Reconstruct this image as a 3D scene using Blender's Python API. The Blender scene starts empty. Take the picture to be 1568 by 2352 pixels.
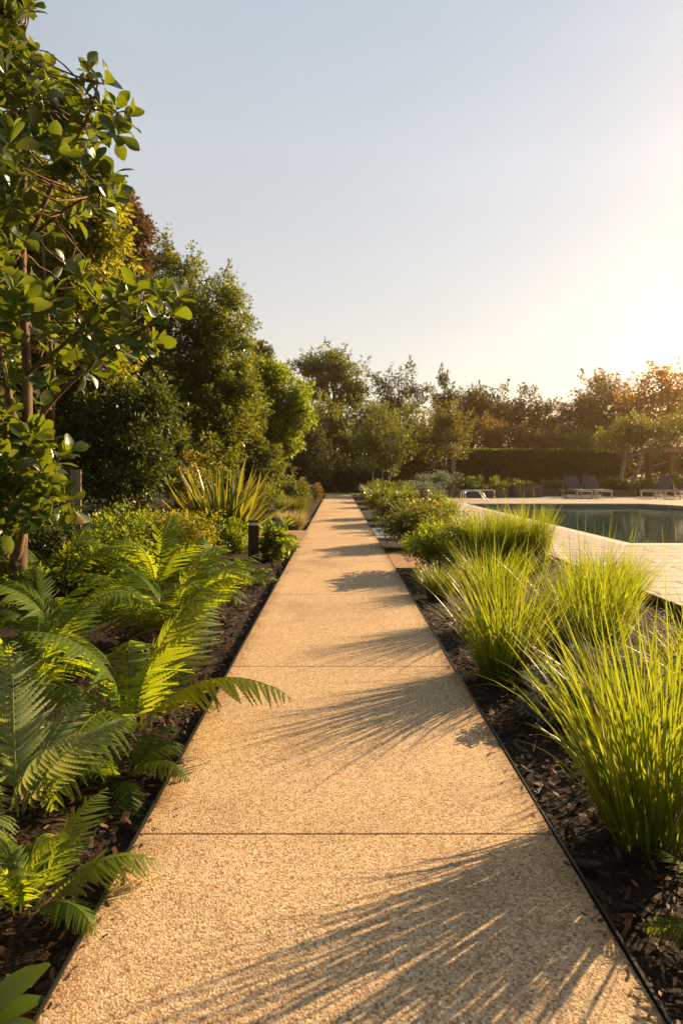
import bpy, math, random
import numpy as np
from mathutils import Vector, Matrix
random.seed(7); RNG = np.random.default_rng(7)
R = math.radians
sc = bpy.context.scene
COL = sc.collection

# ------------------------------------------------------------------ camera
CAM_H, F, VX, VY = 1.4, 1400.0, 776.0, 1086.0        # eye height, focal length, vanishing point (photo measured at 1568 x 2352)
cam = bpy.data.cameras.new('camera'); cam_o = bpy.data.objects.new('camera', cam); COL.objects.link(cam_o)
cam_o.location = (0, 0, CAM_H); cam_o.rotation_euler = (R(90), 0, 0)
cam.sensor_fit = 'VERTICAL'; cam.sensor_height = 36; cam.lens = 36*F/2352
cam.shift_x = (784-VX)/2352; cam.shift_y = -(1176-VY)/2352
cam.clip_start = 0.05; cam.clip_end = 1500
cam.dof.use_dof = True; cam.dof.focus_distance = 3.4; cam.dof.aperture_fstop = 4.5
sc.camera = cam_o

# ------------------------------------------------------------------ light
SUN_AZ, SUN_EL = R(52.5), R(22)                           # azimuth clockwise from the view direction (+Y)
sdir = Vector((math.sin(SUN_AZ)*math.cos(SUN_EL), math.cos(SUN_AZ)*math.cos(SUN_EL), math.sin(SUN_EL)))
sun = bpy.data.lights.new('sun', 'SUN'); sun_o = bpy.data.objects.new('sun', sun); COL.objects.link(sun_o)
sun.energy = 5.0; sun.angle = R(0.5); sun.color = (1.0, 0.70, 0.36)
sun_o.rotation_euler = (-sdir).to_track_quat('-Z', 'Y').to_euler()
sun_o.location = sdir*60
world = bpy.data.worlds.new('World'); sc.world = world; world.use_nodes = True
wn = world.node_tree.nodes; wl = world.node_tree.links
for n in list(wn): wn.remove(n)
wo = wn.new('ShaderNodeOutputWorld')
sky = wn.new('ShaderNodeTexSky'); sky.sky_type = 'NISHITA'; sky.sun_disc = False
sky.sun_elevation = SUN_EL; sky.sun_rotation = SUN_AZ
sky.air_density = 1.0; sky.dust_density = 0.3; sky.ozone_density = 1.0
bg = wn.new('ShaderNodeBackground'); bg.inputs['Strength'].default_value = 0.05; SKY_TINT = (.86, .67, .485, 1)
tint = wn.new('ShaderNodeMix'); tint.data_type = 'RGBA'; tint.blend_type = 'MULTIPLY'; tint.inputs['Factor'].default_value = 1
wl.new(sky.outputs[0], tint.inputs['A']); tint.inputs['B'].default_value = SKY_TINT      # warm evening air
wl.new(tint.outputs['Result'], bg.inputs[0])
tc = wn.new('ShaderNodeTexCoord')
def wmath(op, a, b):
    n = wn.new('ShaderNodeMath'); n.operation = op
    for i, v in enumerate((a, b)):
        if isinstance(v, (int, float)): n.inputs[i].default_value = v
        else: wl.new(v, n.inputs[i])
    return n.outputs[0]
# thin high veil of cloud: pale towards the horizon, thinning overhead
sepw = wn.new('ShaderNodeSeparateXYZ'); wl.new(tc.outputs['Generated'], sepw.inputs[0])
vr = wn.new('ShaderNodeValToRGB'); ve = vr.color_ramp.elements
for _ in range(2): ve.new(.5)
for e, (p_, c_) in zip(ve, ((0.0,(.165,.128,.098,1)),(.25,(.172,.155,.146,1)),(.42,(.168,.168,.173,1)),(.64,(.131,.150,.172,1)))): e.position = p_; e.color = c_
wl.new(sepw.outputs[2], vr.inputs[0])
nz = wn.new('ShaderNodeTexNoise'); nz.inputs['Scale'].default_value = 2.2; nz.inputs['Detail'].default_value = 4
mpw = wn.new('ShaderNodeMapping'); mpw.inputs['Scale'].default_value = (1, 1, 4); wl.new(tc.outputs['Generated'], mpw.inputs[0]); wl.new(mpw.outputs[0], nz.inputs['Vector'])
veil = wn.new('ShaderNodeBackground'); wl.new(vr.outputs[0], veil.inputs[0])
a_ = wn.new('ShaderNodeAddShader'); wl.new(bg.outputs[0], a_.inputs[0]); wl.new(veil.outputs[0], a_.inputs[1]); prev = a_.outputs[0]
# bright evening glow low in the sky
GLOW_AZ, GLOW_EL = R(30), R(7)
dot = wn.new('ShaderNodeVectorMath'); dot.operation = 'DOT_PRODUCT'
wl.new(tc.outputs['Generated'], dot.inputs[0])
dot.inputs[1].default_value = (math.sin(GLOW_AZ)*math.cos(GLOW_EL), math.cos(GLOW_AZ)*math.cos(GLOW_EL), math.sin(GLOW_EL))
mx_ = wmath('MAXIMUM', dot.outputs['Value'], 0.0)
west = wmath('MINIMUM', wmath('MAXIMUM', wmath('MULTIPLY', wmath('ADD', dot.outputs['Value'], .35), 1.05), .12), 1.0)      # the veil is lit on the sun's side, dim in the east
wl.new(wmath('MULTIPLY', west, wmath('ADD', wmath('MULTIPLY', nz.outputs['Fac'], .24), .92)), veil.inputs['Strength'])
for pw, colr, st in ((70, (1.0, 0.74, 0.42, 1), 0.05), (600, (1.0, 0.72, 0.36, 1), 0.9)):
    b = wn.new('ShaderNodeBackground'); b.inputs[0].default_value = colr
    wl.new(wmath('MULTIPLY', wmath('POWER', mx_, pw), st), b.inputs['Strength'])
    a = wn.new('ShaderNodeAddShader'); wl.new(prev, a.inputs[0]); wl.new(b.outputs[0], a.inputs[1]); prev = a.outputs[0]
wl.new(prev, wo.inputs[0])
sc.view_settings.view_transform = 'Standard'; sc.view_settings.look = 'None'
sc.view_settings.gamma = 1; sc.view_settings.exposure = 1.42
sc.render.engine = 'CYCLES'

# ------------------------------------------------------------------ helpers
def P3(x, y, Z): return np.array(((x-VX)/F*Z, Z, CAM_H+(VY-y)/F*Z))
def GP(x, y):
    Z = F*CAM_H/(y-VY); return ((x-VX)/F*Z, Z)

class MB:
    def __init__(s): s.v = []; s.f = []; s.r = []; s.n = 0
    def add(s, v, faces, r=0.5):
        v = np.asarray(v, float).reshape(-1, 3)
        if not isinstance(faces, list): faces = [faces]
        for f in faces: s.f.append(np.asarray(f, int)+s.n)
        r = np.full(len(v), r) if np.isscalar(r) else np.asarray(r, float)
        s.v.append(v); s.r.append(r); s.n += len(v)
    def box(s, c, size, rz=0, r=0.5):
        x, y, z = [q/2 for q in size]
        v = np.array([(-x,-y,-z),(x,-y,-z),(x,y,-z),(-x,y,-z),(-x,-y,z),(x,-y,z),(x,y,z),(-x,y,z)])
        if rz:
            c_, s_ = math.cos(rz), math.sin(rz)
            v = np.stack([v[:,0]*c_-v[:,1]*s_, v[:,0]*s_+v[:,1]*c_, v[:,2]], 1)
        s.add(v+np.array(c), np.array([(0,3,2,1),(4,5,6,7),(0,1,5,4),(1,2,6,5),(2,3,7,6),(3,0,4,7)]), r)
    def hexa(s, pts, r=0.5):                              # eight corners, bottom ring then top ring
        s.add(np.array(pts), np.array([(0,3,2,1),(4,5,6,7),(0,1,5,4),(1,2,6,5),(2,3,7,6),(3,0,4,7)]), r)
    def tube(s, pts, rad, sides=7, r=0.5):
        pts = np.asarray(pts, float); n = len(pts)
        rad = np.full(n, rad) if np.isscalar(rad) else np.asarray(rad, float)
        T = np.gradient(pts, axis=0); T /= np.linalg.norm(T, axis=1)[:,None]+1e-9
        ref = np.array((0.31, 0.17, 0.93)) if abs(T[0][2]) < .8 else np.array((0.93, 0.2, 0.1))
        A = np.cross(T, ref); A /= np.linalg.norm(A, axis=1)[:,None]+1e-9; B = np.cross(T, A)
        a = np.linspace(0, 2*np.pi, sides, endpoint=False)
        v = pts[:,None,:]+rad[:,None,None]*(np.cos(a)[None,:,None]*A[:,None,:]+np.sin(a)[None,:,None]*B[:,None,:])
        i, j = np.meshgrid(np.arange(n-1), np.arange(sides), indexing='ij'); j2 = (j+1) % sides
        f = np.stack([i*sides+j, i*sides+j2, (i+1)*sides+j2, (i+1)*sides+j], -1).reshape(-1, 4)
        s.add(v.reshape(-1, 3), [f, np.array([list(range((n-1)*sides, n*sides))]), np.array([list(range(sides))[::-1]])], r)
    def build(s, name, mat, parent=None, smooth=False):
        me = bpy.data.meshes.new(name)
        V = np.concatenate(s.v); me.vertices.add(len(V)); me.vertices.foreach_set('co', V.ravel())
        lo = np.concatenate([f.ravel() for f in s.f]); tot = np.concatenate([np.full(len(f), f.shape[1]) for f in s.f])
        me.loops.add(len(lo)); me.loops.foreach_set('vertex_index', lo.astype(np.int32))
        me.polygons.add(len(tot)); st = np.concatenate([[0], np.cumsum(tot)[:-1]])
        me.polygons.foreach_set('loop_start', st.astype(np.int32)); me.polygons.foreach_set('loop_total', tot.astype(np.int32))
        me.polygons.foreach_set('use_smooth', np.full(len(tot), bool(smooth)))
        at = me.attributes.new('rnd', 'FLOAT', 'POINT'); at.data.foreach_set('value', np.concatenate(s.r).astype(np.float32))
        me.update(calc_edges=True); me.validate()
        me.materials.append(mat)
        o = bpy.data.objects.new(name, me); COL.objects.link(o)
        if parent: o.parent = parent
        return o

def tag(o, label=None, cat=None, group=None, kind=None):
    if label: o['label'] = label
    if cat: o['category'] = cat
    if group: o['group'] = group
    if kind: o['kind'] = kind
    return o
def thing(name, label, cat, loc=(0,0,0), rz=0, group=None):
    o = bpy.data.objects.new(name, None); COL.objects.link(o); o.empty_display_size = .2
    o.location = loc; o.rotation_euler = (0, 0, rz)
    return tag(o, label, cat, group)
def copy_tree(o, parent=None):
    c = o.copy(); COL.objects.link(c)
    if parent: c.parent = parent
    for ch in list(o.children): copy_tree(ch, c)
    return c
def bevel(o, w, seg=2):
    m = o.modifiers.new('Bevel', 'BEVEL'); m.width = w; m.segments = seg; m.limit_method = 'ANGLE'; return o

# ------------------------------------------------------------------ materials
def mat(name, base, rough=.6, spec=.5, metal=0.0):
    m = bpy.data.materials.new(name); m.use_nodes = True
    b = m.node_tree.nodes['Principled BSDF']
    b.inputs['Base Color'].default_value = (*base, 1); b.inputs['Roughness'].default_value = rough
    b.inputs['Specular IOR Level'].default_value = spec; b.inputs['Metallic'].default_value = metal
    return m
def nd(m, t): return m.node_tree.nodes.new(t)
def lk(m, a, b): m.node_tree.links.new(a, b)
def ramp(m, stops):
    r = nd(m, 'ShaderNodeValToRGB'); e = r.color_ramp.elements
    while len(e) < len(stops): e.new(0.5)
    for i, (p, c) in enumerate(stops): e[i].position = p; e[i].color = (*c, 1)
    return r
def noise_mat(name, stops, scale, rough=.8, bump=0.3, dist=.01, detail=6, stretch=None, spec=.3):
    m = mat(name, stops[0][1], rough, spec); b = m.node_tree.nodes['Principled BSDF']
    t = nd(m, 'ShaderNodeTexCoord'); n = nd(m, 'ShaderNodeTexNoise'); n.inputs['Scale'].default_value = scale; n.inputs['Detail'].default_value = detail
    if stretch:
        mp = nd(m, 'ShaderNodeMapping'); mp.inputs['Scale'].default_value = stretch
        lk(m, t.outputs['Object'], mp.inputs[0]); lk(m, mp.outputs[0], n.inputs['Vector'])
    else: lk(m, t.outputs['Object'], n.inputs['Vector'])
    r = ramp(m, stops); lk(m, n.outputs['Fac'], r.inputs[0]); lk(m, r.outputs[0], b.inputs['Base Color'])
    bu = nd(m, 'ShaderNodeBump'); bu.inputs['Strength'].default_value = bump; bu.inputs['Distance'].default_value = dist
    lk(m, n.outputs['Fac'], bu.inputs['Height']); lk(m, bu.outputs[0], b.inputs['Normal'])
    return m
def leaf_mat(name, stops, trans=(.40,.42,.03), tfac=.45, rough=.38, spec=.5):
    m = mat(name, stops[0][1], rough, spec); b = m.node_tree.nodes['Principled BSDF']
    a = nd(m, 'ShaderNodeAttribute'); a.attribute_name = 'rnd'
    r = ramp(m, stops); lk(m, a.outputs['Fac'], r.inputs[0]); lk(m, r.outputs[0], b.inputs['Base Color'])
    t = nd(m, 'ShaderNodeBsdfTranslucent')
    mxr = nd(m, 'ShaderNodeMix'); mxr.data_type = 'RGBA'; mxr.inputs['Factor'].default_value = .8
    br = nd(m, 'ShaderNodeMix'); br.data_type = 'RGBA'; br.blend_type = 'MULTIPLY'; br.inputs['Factor'].default_value = 1
    br.inputs['A'].default_value = (3.4, 3.0, 2.0, 1); lk(m, r.outputs[0], br.inputs['B'])
    lk(m, br.outputs['Result'], mxr.inputs['A']); mxr.inputs['B'].default_value = (*trans, 1)
    lk(m, mxr.outputs['Result'], t.inputs['Color'])
    s = nd(m, 'ShaderNodeMixShader'); s.inputs[0].default_value = tfac
    lk(m, b.outputs[0], s.inputs[1]); lk(m, t.outputs[0], s.inputs[2])
    lk(m, s.outputs[0], m.node_tree.nodes['Material Output'].inputs['Surface'])
    return m
M = {}
def mottle(m, scale=22):                                   # patchy leaf tone inside each leaf
    b = m.node_tree.nodes['Principled BSDF']; src = b.inputs['Base Color'].links[0].from_socket
    t = nd(m, 'ShaderNodeTexCoord'); n = nd(m, 'ShaderNodeTexNoise'); n.inputs['Scale'].default_value = scale; n.inputs['Detail'].default_value = 5
    lk(m, t.outputs['Object'], n.inputs['Vector']); r = ramp(m, [(.3,(.6,.62,.6)),(.55,(1,1,1)),(.75,(1.35,1.25,1.1))]); lk(m, n.outputs['Fac'], r.inputs[0])
    x = nd(m, 'ShaderNodeMix'); x.data_type = 'RGBA'; x.blend_type = 'MULTIPLY'; x.inputs['Factor'].default_value = 1
    lk(m, src, x.inputs['A']); lk(m, r.outputs[0], x.inputs['B'])
    for l in list(src.links):
        if l.to_node != x: lk(m, x.outputs['Result'], l.to_socket)
    bu = nd(m, 'ShaderNodeBump'); bu.inputs['Strength'].default_value = .25; bu.inputs['Distance'].default_value = .004
    lk(m, n.outputs['Fac'], bu.inputs['Height']); lk(m, bu.outputs[0], b.inputs['Normal'])
M['biglf'] = leaf_mat('broad_leaf', [(0,(.014,.030,.006)),(.6,(.032,.058,.008)),(.93,(.06,.10,.014)),(1,(.18,.11,.02))], (.29,.35,.010), .34, .3, .5)
mottle(M['biglf'])
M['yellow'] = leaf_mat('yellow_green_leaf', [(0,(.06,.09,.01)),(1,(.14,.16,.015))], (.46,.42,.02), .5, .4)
M['olive'] = leaf_mat('olive_leaf', [(0,(.03,.052,.009)),(1,(.085,.11,.018))], (.32,.34,.02), .40, .33)
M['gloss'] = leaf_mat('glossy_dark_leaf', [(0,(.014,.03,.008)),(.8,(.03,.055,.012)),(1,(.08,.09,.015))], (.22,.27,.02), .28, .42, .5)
M['bright'] = leaf_mat('bright_green_leaf', [(0,(.05,.09,.01)),(1,(.10,.15,.015))], (.36,.42,.015), .5, .42)
M['mid'] = leaf_mat('mid_green_leaf', [(0,(.035,.055,.012)),(1,(.08,.10,.018))], (.27,.29,.02), .38, .45)
M['dark'] = leaf_mat('dark_evergreen_leaf', [(0,(.016,.026,.008)),(1,(.042,.054,.014))], (.17,.16,.02), .30, .5)
M['brown'] = leaf_mat('bronze_needle', [(0,(.05,.035,.02)),(1,(.10,.06,.03))], (.26,.15,.05), .3, .6)
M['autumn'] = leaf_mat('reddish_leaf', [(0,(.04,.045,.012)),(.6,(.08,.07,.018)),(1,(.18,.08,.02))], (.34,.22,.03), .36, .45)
M['golden'] = leaf_mat('sun_glow_leaf', [(0,(.06,.05,.012)),(1,(.20,.11,.02))], (.55,.29,.04), .48, .45)  # orange glow of the low sun behind the tree, painted into the leaves
M['mixed'] = leaf_mat('green_leaf_some_red', [(0,(.035,.052,.012)),(.8,(.075,.085,.018)),(1,(.22,.08,.02))], (.30,.27,.025), .36, .45)
M['redtip'] = leaf_mat('red_tip_leaf', [(0,(.05,.09,.015)),(.72,(.06,.09,.015)),(.88,(.30,.06,.015)),(1,(.45,.09,.03))], (.40,.36,.02), .4, .4)
M['hedge'] = leaf_mat('hedge_leaf', [(0,(.025,.04,.01)),(1,(.055,.075,.015))], (.22,.27,.02), .3, .5)
M['blue'] = leaf_mat('blue_grey_leaf', [(0,(.09,.13,.11)),(1,(.19,.24,.20))], (.22,.27,.15), .25, .6)
M['silver'] = leaf_mat('silver_leaf', [(0,(.11,.14,.11)),(1,(.22,.25,.19))], (.2,.23,.14), .25, .7)
M['fern'] = leaf_mat('fern_leaf', [(0,(.045,.095,.008)),(.8,(.085,.145,.010)),(1,(.15,.16,.02))], (.44,.50,.012), .54, .52, .25)
M['fernsheen'] = leaf_mat('sun_sheen_fern_leaf', [(0,(.11,.16,.05)),(1,(.25,.29,.12))], (.42,.46,.09), .38, .55, .3)  # paleness is glancing sunlight put into the frond colour
M['fernbrown'] = leaf_mat('dry_fern_leaf', [(0,(.10,.06,.025)),(1,(.22,.13,.05))], (.4,.24,.06), .35, .6)
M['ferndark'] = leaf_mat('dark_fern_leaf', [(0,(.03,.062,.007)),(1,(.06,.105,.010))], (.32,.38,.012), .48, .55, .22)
M['grass'] = leaf_mat('grass_blade', [(0,(.030,.065,.006)),(.7,(.075,.12,.010)),(.9,(.19,.17,.025)),(1,(.36,.22,.06))], (.40,.455,.015), .5, .38, .4)
M['straw'] = leaf_mat('straw_blade', [(0,(.16,.15,.05)),(1,(.36,.30,.14))], (.5,.42,.16), .4, .5)
M['flax'] = leaf_mat('flax_blade', [(0,(.03,.055,.012)),(.7,(.07,.095,.015)),(.93,(.13,.11,.02)),(1,(.28,.09,.02))], (.42,.38,.03), .42, .32)
M['flower'] = leaf_mat('white_petal', [(0,(.6,.55,.6)),(1,(.75,.72,.7))], (.6,.6,.55), .35, .6)
M['orangefl'] = leaf_mat('orange_petal', [(0,(.45,.22,.03)),(1,(.65,.40,.08))], (.6,.35,.06), .35, .6)
M['lawn'] = leaf_mat('lawn_blade', [(0,(.04,.07,.012)),(1,(.08,.11,.02))], (.25,.3,.02), .35, .5)
M['bark'] = noise_mat('bark', [(.3,(.07,.042,.022)),(.7,(.20,.125,.07))], 14, .8, .6, .01, stretch=(1,1,.25))
M['palebark'] = noise_mat('pale_bark', [(.3,(.20,.17,.14)),(.7,(.38,.34,.30))], 10, .75, .4, .01, stretch=(1,1,.3))
M['soil'] = noise_mat('soil', [(.3,(.008,.0045,.0025)),(.6,(.018,.009,.0045)),(.8,(.04,.018,.008))], 28, .95, 1.0, .03, 8)
M['chip'] = leaf_mat('bark_chip', [(0,(.014,.006,.003)),(.6,(.048,.018,.007)),(.9,(.12,.045,.016)),(1,(.22,.11,.05))], (.02,.01,.005), 0.02, .7, .3)
M['turf'] = noise_mat('lawn_soil', [(.3,(.03,.045,.01)),(.7,(.06,.08,.015))], 5, .9, .4, .03)
M['steel'] = mat('edging_steel', (.035,.030,.027), .45, .5, .6)
M['corten'] = noise_mat('rusty_steel', [(.3,(.05,.024,.010)),(.7,(.11,.05,.018))], 9, .7, .2, .004)
M['black'] = noise_mat('black_powder_coat', [(.3,(.010,.009,.008)),(.7,(.018,.016,.014))], 60, .42, .1, .001)
M['planter'] = noise_mat('dark_planter', [(.3,(.09,.078,.076)),(.7,(.115,.10,.098))], 4, .6, .1, .004)
M['fabric'] = noise_mat('grey_sling_fabric', [(.3,(.075,.07,.075)),(.7,(.10,.095,.10))], 60, .85, .1, .002)
M['cushion'] = noise_mat('pale_seat_fabric', [(.3,(.24,.22,.21)),(.7,(.30,.28,.26))], 30, .8, .1, .003)
M['alu'] = mat('brushed_metal', (.50,.46,.42), .35, .5, .8)
M['chrome'] = mat('polished_steel', (.75,.73,.70), .12, .5, 1.0)
M['wood'] = noise_mat('brown_timber', [(.3,(.10,.05,.026)),(.7,(.19,.095,.05))], 6, .7, .3, .004, stretch=(1,1,.12))
M['greywood'] = noise_mat('weathered_timber', [(.3,(.16,.12,.08)),(.7,(.30,.22,.15))], 12, .8, .5, .004, stretch=(1,1,.15))
M['terra'] = noise_mat('terracotta', [(.3,(.30,.11,.045)),(.7,(.40,.16,.07))], 8, .75, .2, .003)
M['lens'] = mat('frosted_lens', (.55,.52,.48), .3, .5)
M['pooltile'] = noise_mat('pool_tile', [(.3,(.10,.12,.13)),(.7,(.16,.18,.19))], 14, .35, .05, .002)

def path_mat():
    m = mat('exposed_aggregate', (.5,.36,.2), .75, .35); b = m.node_tree.nodes['Principled BSDF']
    t = nd(m, 'ShaderNodeTexCoord')
    wob = nd(m, 'ShaderNodeTexNoise'); wob.inputs['Scale'].default_value = 90
    v = nd(m, 'ShaderNodeTexVoronoi'); v.inputs['Scale'].default_value = 128
    lk(m, t.outputs['Object'], wob.inputs['Vector'])
    ws = nd(m, 'ShaderNodeVectorMath'); ws.operation = 'SCALE'; ws.inputs['Scale'].default_value = .010; lk(m, wob.outputs['Color'], ws.inputs[0])
    wa = nd(m, 'ShaderNodeVectorMath'); wa.operation = 'ADD'; lk(m, t.outputs['Object'], wa.inputs[0]); lk(m, ws.outputs[0], wa.inputs[1])
    lk(m, wa.outputs[0], v.inputs['Vector'])
    sep = nd(m, 'ShaderNodeSeparateColor'); lk(m, v.outputs['Color'], sep.inputs[0])
    r = ramp(m, [(0,(.29,.175,.09)),(.15,(.43,.28,.15)),(.45,(.55,.38,.222)),(.75,(.63,.46,.288)),(.92,(.68,.52,.34)),(1,(.73,.60,.43))])
    lk(m, sep.outputs[0], r.inputs[0])
    n = nd(m, 'ShaderNodeTexNoise'); n.inputs['Scale'].default_value = .9; n.inputs['Detail'].default_value = 9; n.inputs['Roughness'].default_value = .62
    lk(m, t.outputs['Object'], n.inputs['Vector'])
    r2 = ramp(m, [(.34,(.74,.71,.68)),(.48,(.94,.93,.92)),(.66,(1,1,1))]); lk(m, n.outputs['Fac'], r2.inputs[0])
    sx = nd(m, 'ShaderNodeSeparateXYZ'); lk(m, t.outputs['Object'], sx.inputs[0])
    def mth(op, a, b_):
        q = nd(m, 'ShaderNodeMath'); q.operation = op
        for i, z in enumerate((a, b_)):
            if isinstance(z, (int, float)): q.inputs[i].default_value = z
            else: lk(m, z, q.inputs[i])
        return q.outputs[0]
    n3 = nd(m, 'ShaderNodeTexNoise'); n3.inputs['Scale'].default_value = 5; n3.inputs['Detail'].default_value = 6; lk(m, t.outputs['Object'], n3.inputs['Vector'])
    edge = mth('ADD', mth('ABSOLUTE', mth('SUBTRACT', sx.outputs[0], .032), 0.0), mth('MULTIPLY', n3.outputs['Fac'], .22))
    r3 = ramp(m, [(.80,(1,1,1)),(.93,(.66,.58,.50))]); lk(m, edge, r3.inputs[0])            # soil washed on along the two sides
    m0 = nd(m, 'ShaderNodeMix'); m0.data_type = 'RGBA'; m0.blend_type = 'MULTIPLY'; m0.inputs['Factor'].default_value = 1
    lk(m, r2.outputs[0], m0.inputs['A']); lk(m, r3.outputs[0], m0.inputs['B'])
    cr = ramp(m, [(.0,(1,1,1)),(.55,(1,1,1)),(.85,(.42,.36,.30))])      # dark grit in the gaps between stones
    lk(m, v.outputs['Distance'], cr.inputs[0])
    m1 = nd(m, 'ShaderNodeMix'); m1.data_type = 'RGBA'; m1.blend_type = 'MULTIPLY'; m1.inputs['Factor'].default_value = 1
    lk(m, r.outputs[0], m1.inputs['A']); lk(m, m0.outputs['Result'], m1.inputs['B'])
    m2 = nd(m, 'ShaderNodeMix'); m2.data_type = 'RGBA'; m2.blend_type = 'MULTIPLY'; m2.inputs['Factor'].default_value = 1
    lk(m, m1.outputs['Result'], m2.inputs['A']); lk(m, cr.outputs[0], m2.inputs['B'])
    lk(m, m2.outputs['Result'], b.inputs['Base Color'])
    inv = nd(m, 'ShaderNodeMath'); inv.operation = 'SUBTRACT'; inv.inputs[0].default_value = 1; lk(m, v.outputs['Distance'], inv.inputs[1])
    bu = nd(m, 'ShaderNodeBump'); bu.inputs['Strength'].default_value = .55; bu.inputs['Distance'].default_value = .004
    lk(m, inv.outputs[0], bu.inputs['Height']); lk(m, bu.outputs[0], b.inputs['Normal'])
    return m
M['path'] = path_mat()
def deck_mat(name, c1, c2, w, h, off=.5):
    m = mat(name, c1, .5, .4); b = m.node_tree.nodes['Principled BSDF']
    t = nd(m, 'ShaderNodeTexCoord'); k = nd(m, 'ShaderNodeTexBrick'); k.offset = off
    k.inputs['Scale'].default_value = 1; k.inputs['Brick Width'].default_value = w; k.inputs['Row Height'].default_value = h
    k.inputs['Mortar Size'].default_value = .02; k.inputs['Mortar Smooth'].default_value = .1
    k.inputs['Color1'].default_value = (*c1, 1); k.inputs['Color2'].default_value = (*c2, 1); k.inputs['Mortar'].default_value = (.10,.075,.055,1)
    lk(m, t.outputs['Object'], k.inputs['Vector'])
    n = nd(m, 'ShaderNodeTexNoise'); n.inputs['Scale'].default_value = 3; n.inputs['Detail'].default_value = 8
    lk(m, t.outputs['Object'], n.inputs['Vector'])
    r = ramp(m, [(.3,(.8,.78,.76)),(.7,(1,1,1))]); lk(m, n.outputs['Fac'], r.inputs[0])
    x = nd(m, 'ShaderNodeMix'); x.data_type = 'RGBA'; x.blend_type = 'MULTIPLY'; x.inputs['Factor'].default_value = 1
    lk(m, k.outputs['Color'], x.inputs['A']); lk(m, r.outputs[0], x.inputs['B']); lk(m, x.outputs['Result'], b.inputs['Base Color'])
    bu = nd(m, 'ShaderNodeBump'); bu.inputs['Strength'].default_value = .4; bu.inputs['Distance'].default_value = .004; bu.invert = True
    lk(m, k.outputs['Fac'], bu.inputs['Height']); lk(m, bu.outputs[0], b.inputs['Normal'])
    return m
M['deck'] = deck_mat('travertine_pavers', (.57,.48,.385), (.49,.405,.32), 1.2, .4)
M['coping'] = deck_mat('travertine_coping', (.66,.58,.48), (.62,.54,.45), .02, 1.2)
M['coping'] = noise_mat('travertine_coping', [(.3,(.58,.50,.41)),(.7,(.68,.60,.50))], 5, .5, .1, .003)
M['concrete'] = noise_mat('pale_concrete', [(.3,(.46,.42,.38)),(.7,(.58,.54,.49))], 6, .7, .15, .003)
def water_mat():
    m = mat('pool_water', (.008,.050,.056), .04, .5); b = m.node_tree.nodes['Principled BSDF']
    b.inputs['IOR'].default_value = 1.33
    t = nd(m, 'ShaderNodeTexCoord'); n = nd(m, 'ShaderNodeTexNoise'); n.inputs['Scale'].default_value = 1.6; n.inputs['Detail'].default_value = 3
    lk(m, t.outputs['Object'], n.inputs['Vector'])
    bu = nd(m, 'ShaderNodeBump'); bu.inputs['Strength'].default_value = .12; bu.inputs['Distance'].default_value = .05
    lk(m, n.outputs['Fac'], bu.inputs['Height']); lk(m, bu.outputs[0], b.inputs['Normal'])
    return m
M['water'] = water_mat()

# ------------------------------------------------------------------ setting: ground, path, deck, pool
BED = -0.05
def quad_sheet(name, pts, z, m, kind='structure'):
    b = MB(); b.add([(x, y, z) for x, y in pts], np.array([list(range(len(pts)))])); o = b.build(name, m); tag(o, kind=kind); return o
# ground with an opening for the pool
POOL = [(5.6,11.7),(5.6,27.0),(13.4,27.0),(16.4,21.0),(16.4,11.7)]
g = MB()
nx, ny = 60, 110
gx = np.linspace(-6, 3.5, nx); gy = np.linspace(.6, 18, ny)
XX, YY = np.meshgrid(gx, gy, indexing='ij')
ZZ = BED+.012*np.sin(XX*5.1+YY*2.3)+.010*np.sin(XX*2.7-YY*4.1)+RNG.normal(0, .006, XX.shape)
ZZ[0,:] = ZZ[-1,:] = BED; ZZ[:,0] = ZZ[:,-1] = BED
onpath = (XX > -.95) & (XX < 1.0); ZZ[onpath] = np.minimum(ZZ[onpath], BED-.002)
idx = np.arange(nx*ny).reshape(nx, ny)
g.add(np.stack([XX,YY,ZZ], -1).reshape(-1,3), np.stack([idx[:-1,:-1],idx[1:,:-1],idx[1:,1:],idx[:-1,1:]], -1).reshape(-1,4))
for x0,x1,y0,y1 in ((-150,-6,-30,260),(-6,3.5,-30,.6),(-6,3.5,18,260),(3.5,5.0,-30,260),(17,150,-30,260),(5.0,17,-30,11.0),(5.0,17,28,260)):
    g.add([(x0,y0,BED),(x1,y0,BED),(x1,y1,BED),(x0,y1,BED)], np.array([[0,1,2,3]]))
tag(g.build('ground', M['soil']), kind='structure')

PL, PR = -0.77, 0.834
joints = [-1.0, 2.364, 4.41, 7.02, 9.6, 12.2, 14.86, 17.5, 20.2, 22.9, 25.6, 28.3, 31.0, 33.7, 38.6]
p = MB()
for a, b_ in zip(joints[:-1], joints[1:]):
    p.box(((PL+PR)/2, (a+b_)/2, -.03), (PR-PL, b_-a-.006, .06))
po = p.build('path', M['path']); tag(po, kind='structure'); bevel(po, .004, 2)
quad_sheet('path_bedding', [(PL+.01,-1),(PR-.01,-1),(PR-.01,38.5),(PL+.01,38.5)], -.008, M['path'])
p = MB(); p.box((-1.79+.0, 13.3, -.032), (2.03, 3.1, .06)); tag(bevel(p.build('side_path', M['path']), .004), kind='structure')
p = MB(); p.box((1.52, 14.4, -.03), (1.35, 2.4, .06)); tag(bevel(p.build('side_path', M['concrete']), .004), kind='structure')
p = MB(); p.box((1.52, 9.85, -.032), (1.35, 1.7, .06)); tag(bevel(p.build('side_path', M['path']), .004), kind='structure')
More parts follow.
